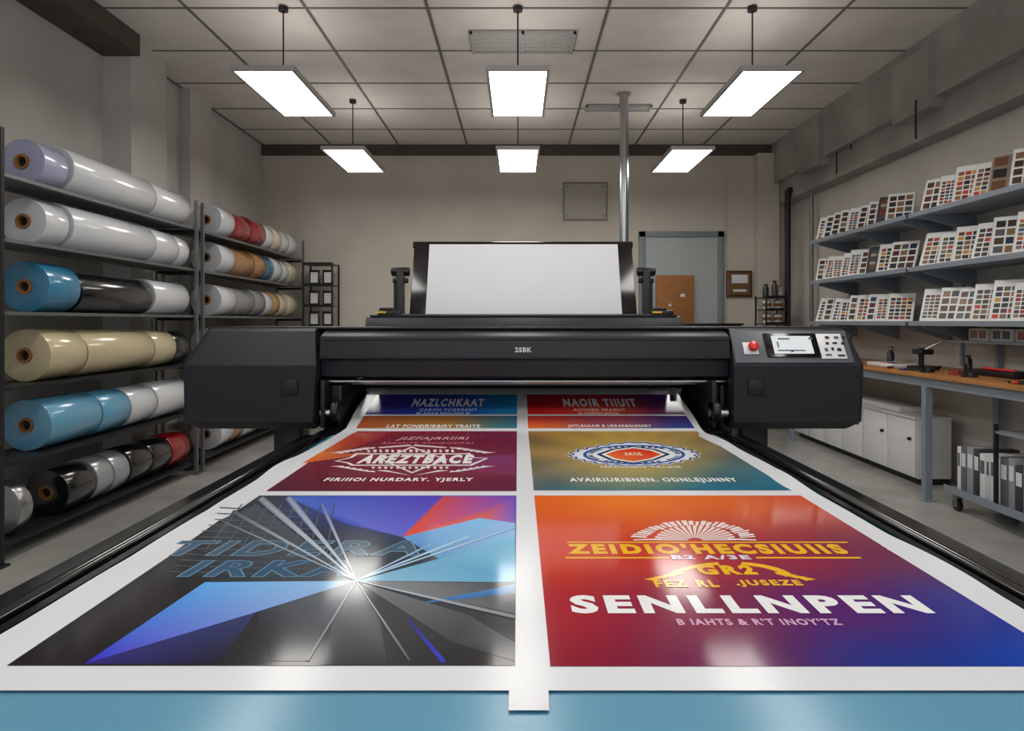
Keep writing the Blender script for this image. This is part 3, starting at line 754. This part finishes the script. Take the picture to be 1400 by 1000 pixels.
sw=[('mixed colour chips',swatch_mat('swatches_mixed',4,6,-.088,.088,.02,.25,dk_),'white'),
    ('dark stone chips',swatch_mat('swatches_dark',3,4,-.092,.092,.02,.27,[(40,40,45),(70,50,40),(92,92,96),(90,30,35),(140,108,78),(30,50,80),(80,60,30)]),'white'),
    ('small coloured chips',swatch_mat('swatches_small',5,7,-.09,.09,.03,.24,[(90,70,60),(120,90,60),(196,106,44),(160,40,40),(50,50,54),(130,118,106),(50,100,134)]),'white'),
    ('large picture tiles',swatch_mat('swatches_pictures',2,3,-.095,.095,.01,.285,[(60,44,34),(120,80,50),(84,60,44),(40,34,32),(150,110,70)],(150,135,120)),'brown'),
    ('pale chips',swatch_mat('swatches_on_black',3,5,-.085,.085,.05,.26,[(170,160,150),(120,70,50),(190,180,170),(70,80,100),(150,60,50)],(60,58,60)),'dark grey')]
M_bk=mat('board_edge',(205,205,203),.5)
protos=[]
for nm,sm,cn in sw:
    vs=[];fs=[]; boxvf(-.018,0,-.105,.105,0,.295,vs,fs)
    o=mesh('sample_board',vs,fs,M_bk,origin=(0,0,0),bevel=.001,label="%s sample board with %s on a wall shelf"%(cn,nm),category="sample board",group="sample boards on the wall shelves")
    mesh('swatch_page',[(-.0195,-.1,.006),(-.0195,.1,.006),(-.0195,.1,.289),(-.0195,-.1,.289),(-.0185,-.1,.006),(-.0185,.1,.006),(-.0185,.1,.289),(-.0185,-.1,.289)],
      [(0,1,2,3),(7,6,5,4),(0,4,5,1),(1,5,6,2),(2,6,7,3),(3,7,4,0)],sm,parent=o,origin=(0,0,0))
    protos.append(o)
seq=[]
for i,z in enumerate(zs):
    zf=wshelf(5.26,7.0,z,"blue grey metal wall shelf lined with sample boards")
    zn=wshelf(2.9,5.22,z,"blue grey metal wall shelf holding large sample boards")
    y=5.04
    while y>3.15:
        seq.append((SX+.09,y,zn+.0005,.42+random.uniform(-.07,.07),math.radians(36+random.uniform(-5,5)),False))
        y-=.18+random.uniform(0,.02)
    y=6.86
    while y>5.40:
        seq.append((SX+.11,y,zf+.0005,.50+random.uniform(-.08,.08),math.radians(46+random.uniform(-6,6)),True))
        y-=.155+random.uniform(0,.02)
used=set()
for n,(x,y,z,lean,yaw,far) in enumerate(seq):
    k=random.choice([0,1,1,2,0,1,4,0] if far else [0,0,1,0,1,2,2])
    if abs(y-4.35)<.1 and n<12: k=3
    s=random.uniform(.90,1.04)
    if k not in used:
        used.add(k); c=protos[k]; c.location=(x,y,z); c.rotation_euler=(0,lean,yaw)
    else: c=copy_thing(protos[k],(x,y,z),(0,lean,yaw))
    c.scale=(1,s,s)
for k in range(5):
    if k not in used:
        c=protos[k]
        for ch in list(c.children): bpy.data.objects.remove(ch)
        bpy.data.objects.remove(c)
for y in(5.24,7.0,3.0):
    box('shelf_upright_rail',RW-.025,RW,y-.015,y+.015,.95,2.5,M_blueg,label="slotted metal shelf rail fixed to the wall",category="shelf rail",group="slotted shelf rails")

# ---------------- workbench
B=empty('workbench',(3.25,5.1,0),label="long workbench with plywood top and blue grey frame",category="workbench")
box('bench_top',2.92,RW-.012,3.0,7.25,.895,.925,M_wood,parent=B,bevel=.003)
for a,b in((2.95,2.99),(3.48,3.52)): box('bench_apron',a,b,3.02,7.22,.83,.895,M_blueg,parent=B)
for y in(3.1,4.78,7.15):
    for x in(2.97,3.49):
        boxes('bench_leg',[(x-.025,x+.025,y-.025,y+.025,.01,.83),(x-.04,x+.04,y-.04,y+.04,0,.01)],M_blueg,parent=B)
def cabinet(y0,y1):
    e=empty('low_cabinet',(3.3,(y0+y1)/2,0),label="low white melamine cabinet under the workbench",category="cabinet",group="low white cabinets")
    box('cabinet_body',3.17,3.44,y0,y1,.05,.52,M_whitem,parent=e,bevel=.004)
    box('cabinet_top',3.15,3.445,y0,y1,.5205,.54,M_whitem,parent=e,bevel=.003)
    box('cabinet_plinth',3.20,3.43,y0+.01,y1-.01,0,.05,M_rack,parent=e)
    m=(y0+y1)/2
    for a,b in((y0+.006,m-.004),(m+.004,y1-.006)):
        d=box('cabinet_door',3.153,3.1695,a,b,.06,.51,M_whitem,parent=e,bevel=.003)
        cyl('knob',(3.133,(a+.06),.36),(3.153,(a+.06),.36),.014,M_black,parent=d,n=16)
for a,b in((5.22,6.02),(6.03,6.79),(6.80,7.5)): cabinet(a,b)
box('storage_carton',3.19,3.42,5.5,6.9,.541,.585,M_whitem,bevel=.006,label="long flat white carton lying on a low cabinet",category="box")
C=empty('binder_trolley',(3.22,4.0,0),label="low metal trolley on castors filled with ring binders",category="trolley")
box('lower_tray',2.98,3.44,3.36,4.60,.13,.15,M_blueg,parent=C,bevel=.003)
box('tray_lip',2.975,2.985,3.36,4.60,.12,.165,M_blueg,parent=C)
box('upper_tray',2.99,3.44,3.36,4.15,.60,.615,M_blueg,parent=C,bevel=.002)
for x in(3.0,3.42):
    for y in(3.4,4.13): box('trolley_post',x-.01,x+.01,y-.01,y+.01,.15,.66,M_rack,parent=C)
for x in(3.02,3.40):
    for y in(3.45,4.52):
        w=empty('castor',(x,y,.05),parent=C)
        cyl('castor_wheel',(x-.012,y,.042),(x+.012,y,.042),.042,M_black,parent=w,n=24,bevel=.004)
        boxes('castor_fork',[(x-.02,x-.014,y-.02,y+.02,.03,.10),(x+.014,x+.02,y-.02,y+.02,.03,.10),(x-.02,x+.02,y-.025,y+.025,.10,.13)],M_galv,parent=w)
bc=[(232,232,230,'white'),(60,63,68,'black'),(222,223,224,'white'),(150,154,158,'grey'),(212,214,216,'pale grey'),(100,104,110,'dark grey'),(225,226,226,'white')]
y=4.54; i=0
while y>3.45:
    w=random.choice([.045,.055,.065,.038]); c=bc[(i*5)%7]
    h=random.uniform(.27,.31)
    b=box('ring_binder',3.03,3.30,y-w+.003,y,.1505,.1505+h,mat('binder_%d'%c[0],c[:3],.45),bevel=.003,label="%s ring binder standing upright on the trolley"%c[3],category="binder",group="ring binders on the trolley")
    box('spine_label',3.0285,3.0298,y-w+.011,y-.008,.1505+h*.55,.1505+h*.85,M_white if c[3] not in('white','pale grey') else M_ink,parent=b)
    y-=w+.002; i+=1
bs=box('bench_back_shelf',3.28,RW-.001,3.2,5.0,1.145,1.16,M_blueg,label="narrow metal ledge above the workbench",category="shelf")
for y in(3.4,4.8): box('ledge_support',3.5,RW-.001,y,y+.03,.95,1.145,M_blueg,parent=bs)
for i in range(7):
    y=4.85-i*.23
    o=box('picture_card_box',3.32,3.46,y-.2,y,1.1605,1.25,M_whitem,bevel=.003,label="small white card box with a printed picture front",category="box",group="card boxes on the ledge")
    for a,b in((.18,.11),(.09,.02)): box('picture_label',3.318,3.3198,y-a,y-b,1.18,1.235,[ink((150,80,60)),M_ink][i%2],parent=o)
zt=.9255
o=box('paper_stack',3.05,3.30,5.35,5.75,zt,zt+.03,M_white,bevel=.002,label="stack of printed sheets on the workbench",category="paper stack")
for j,c in enumerate(((190,60,40),(60,120,160),(210,170,60))):
    box('sheet_patch',3.07+j*.07,3.13+j*.07,5.38,5.6,zt+.0305,zt+.033,ink(c),parent=o)
e=empty('bench_press_tool',(3.15,5.12,zt),label="small black bench press tool",category="tool")
box('tool_base',3.07,3.23,5.04,5.20,zt,zt+.03,M_black,parent=e,bevel=.004)
cyl('tool_column',(3.15,5.14,zt+.03),(3.15,5.14,zt+.17),.02,M_rack,parent=e)
box('tool_head',3.10,3.20,5.06,5.18,zt+.12,zt+.16,M_black,parent=e,bevel=.006)
cyl('tool_lever',(3.15,5.09,zt+.16),(3.24,5.04,zt+.22),.008,M_steel,parent=e,n=12)
def tape(x,y,c,nm):
    revolve('tape_roll',[(.028,0),(.05,0),(.05,.035),(.028,.035)],(x,y,zt),'z',ink(c),n=28,closed=True,label="%s tape roll lying flat on the workbench"%nm,category="tape roll",group="tape rolls on the workbench")
tape(3.12,6.2,(30,30,32),'black'); tape(3.3,6.5,(200,190,160),'cream'); tape(3.08,4.62,(150,60,40),'red brown'); tape(3.05,4.45,(40,40,42),'black'); tape(3.0,5.9,(200,190,160),'cream'); tape(3.02,4.86,(30,30,32),'black')
e=empty('scissors',(3.06,4.1,zt),label="black handled scissors lying on the workbench",category="scissors")
for s in(-1,1):
    revolve('scissor_handle',[(.022,.0),(.032,.0),(.032,.01),(.022,.01)],(3.06+s*.03,4.02,zt),'z',M_black,parent=e,n=24,closed=True)
    mesh('scissor_blade',[(3.06+s*.03,4.05,zt+.003),(3.06+s*.02,4.055,zt+.003),(3.06-s*.015,4.24,zt+.003),(3.06+s*.03,4.05,zt+.006),(3.06+s*.02,4.055,zt+.006),(3.06-s*.015,4.24,zt+.006)],[(0,1,2),(5,4,3),(0,3,4,1),(1,4,5,2),(2,5,3,0)],M_steel,parent=e)
def marker(x,y,a,c,nm):
    dx,dy=math.cos(a)*.07,math.sin(a)*.07
    o=cyl('marker_pen',(x-dx,y-dy,zt+.009),(x+dx*.4,y+dy*.4,zt+.009),.008,M_black,n=14,bevel=.001,label="marker pen with %s cap lying on the workbench"%nm,category="pen",group="marker pens on the workbench")
    cyl('pen_cap',(x+dx*.42,y+dy*.42,zt+.009),(x+dx,y+dy,zt+.009),.0088,ink(c),parent=o,n=14,bevel=.001)
marker(3.0,5.3,.8,(190,40,40),'red'); marker(3.0,5.05,2.2,(40,80,160),'blue'); marker(3.2,4.75,1.2,(190,40,40),'red'); marker(3.36,5.3,.4,(30,30,32),'black'); marker(3.0,3.9,1.9,(190,40,40),'red')
def jar(x,y,z,r,h,c,lc,nm,g,surf):
    o=revolve('storage_jar',[(0,0),(r,0),(r,h*.72),(r*.6,h*.84),(r*.6,h*.9),(0,h*.9)],(x,y,z),'z',ink(c),n=24,label="%s bottle standing on the %s"%(nm,surf),category="bottle",group=g)
    revolve('cap',[(0,h*.9+.001),(r*.68,h*.9+.001),(r*.68,h),(0,h)],(x,y,z),'z',ink(lc),parent=o,n=20)
jar(3.34,5.9,zt,.03,.13,(40,42,46),(190,50,40),'small black','bottles on the workbench','workbench'); jar(3.40,6.0,zt,.03,.15,(200,200,198),(40,90,150),'small white','bottles on the workbench','workbench'); jar(3.42,5.0,zt,.028,.12,(36,38,42),(30,30,32),'small black','bottles on the workbench','workbench')
e=empty('cutting_tool_box',(3.3,4.2,zt),label="open black tool case with red handles on the workbench",category="tool case")
box('case_tray',3.2,3.42,4.25,4.7,zt,zt+.04,M_black,parent=e,bevel=.005)
cyl('case_handle',(3.25,4.3,zt+.05),(3.25,4.6,zt+.05),.01,M_red,parent=e,n=12)
# ---------------- small racks at back wall
def wire_rack(x0,x1,y0,y1,zt,levels_,label):
    e=empty('wire_shelf_rack',((x0+x1)/2,(y0+y1)/2,0),label=label,category="shelving rack")
    for x in(x0,x1):
        for y in(y0,y1): cyl('rack_post',(x,y,0),(x,y,zt),.012,M_black,parent=e,n=12)
    for z in levels_: boxes('rack_shelf',[(x0,x1,y0,y1,z-.012,z),(x0,x1,y0-.01,y0,z-.02,z+.015)],M_black,parent=e)
    return e
wire_rack(-2.66,-2.30,8.15,8.45,2.03,[.3,.8,1.24,1.50,1.76,2.02],"narrow black rack of framed prints by the wall")
for z in(1.24,1.50,1.76):
    for x in(-2.62,-2.45):
        f=box('framed_print',x,x+.13,8.26,8.28,z+.001,z+.19,M_black,bevel=.003,label="small framed print standing on the black rack",category="picture frame",group="framed prints on the black rack")
        box('print_image',x+.02,x+.11,8.257,8.2595,z+.03,z+.16,[M_whitem,ink((120,90,80))][int(z*100)%2],parent=f)
wire_rack(3.0,3.27,7.95,8.3,1.62,[.3,.8,1.28,1.45,1.60],"black wire rack holding paint cans")
for z,xx in((1.28,(3.06,3.19)),(1.45,(3.06,3.19))):
    for x in xx:
        cn=cyl('paint_can',(x,8.08,z+.001),(x,8.08,z+.11),.05,M_whitem,n=28,bevel=.003,label="small paint can on the wire rack",category="paint can",group="paint cans on the wire rack")
        cyl('can_lid',(x,8.08,z+.1105),(x,8.08,z+.122),.047,M_core,parent=cn,n=28)
        cyl('can_band',(x,8.08,z+.035),(x,8.08,z+.075),.0508,M_core,parent=cn,n=28)
jar(3.05,8.1,1.601,.035,.16,(34,36,40),(26,26,28),'dark','bottles on the wire rack','wire rack'); jar(3.14,8.05,1.601,.035,.20,(60,50,44),(26,26,28),'brown','bottles on the wire rack','wire rack'); jar(3.225,8.1,1.601,.03,.14,(180,176,170),(150,60,40),'pale','bottles on the wire rack','wire rack')
f=box('framed_certificate',2.72,3.05,8.565,8.602,1.62,1.965,ink((90,52,30)),bevel=.004,label="small brown framed certificate on the back wall",category="picture frame")
box('certificate_sheet',2.75,3.02,8.56,8.5645,1.65,1.935,ink((120,90,55)),parent=f)
for a in((2.78,2.99,8.556,8.5595,1.80,1.91),(2.80,2.97,8.556,8.5595,1.69,1.72)): box('certificate_image',*a,M_white,parent=f)
cb=box('equipment_cabinet',2.0,2.62,7.7,8.2,0,1.26,M_dark,bevel=.01,label="dark equipment cabinet in front of the door",category="cabinet")
box('cabinet_top',1.98,2.64,7.68,8.22,1.2605,1.28,M_black,parent=cb,bevel=.003)

# ---------------- camera, world
cam=bpy.data.cameras.new('camera'); co=bpy.data.objects.new('camera',cam); scene.collection.objects.link(co)
co.location=(0,0,H); co.rotation_euler=(math.radians(90),0,0)
cam.sensor_width=36; cam.lens=F/1400*36; cam.shift_x=-8/1400; cam.shift_y=-60/1400; cam.clip_start=.02
scene.camera=co
w=bpy.data.worlds.new('world'); scene.world=w; w.use_nodes=True
w.node_tree.nodes['Background'].inputs['Color'].default_value=(.92,.95,1.0,1); w.node_tree.nodes['Background'].inputs['Strength'].default_value=.9
scene.view_settings.view_transform='Standard'
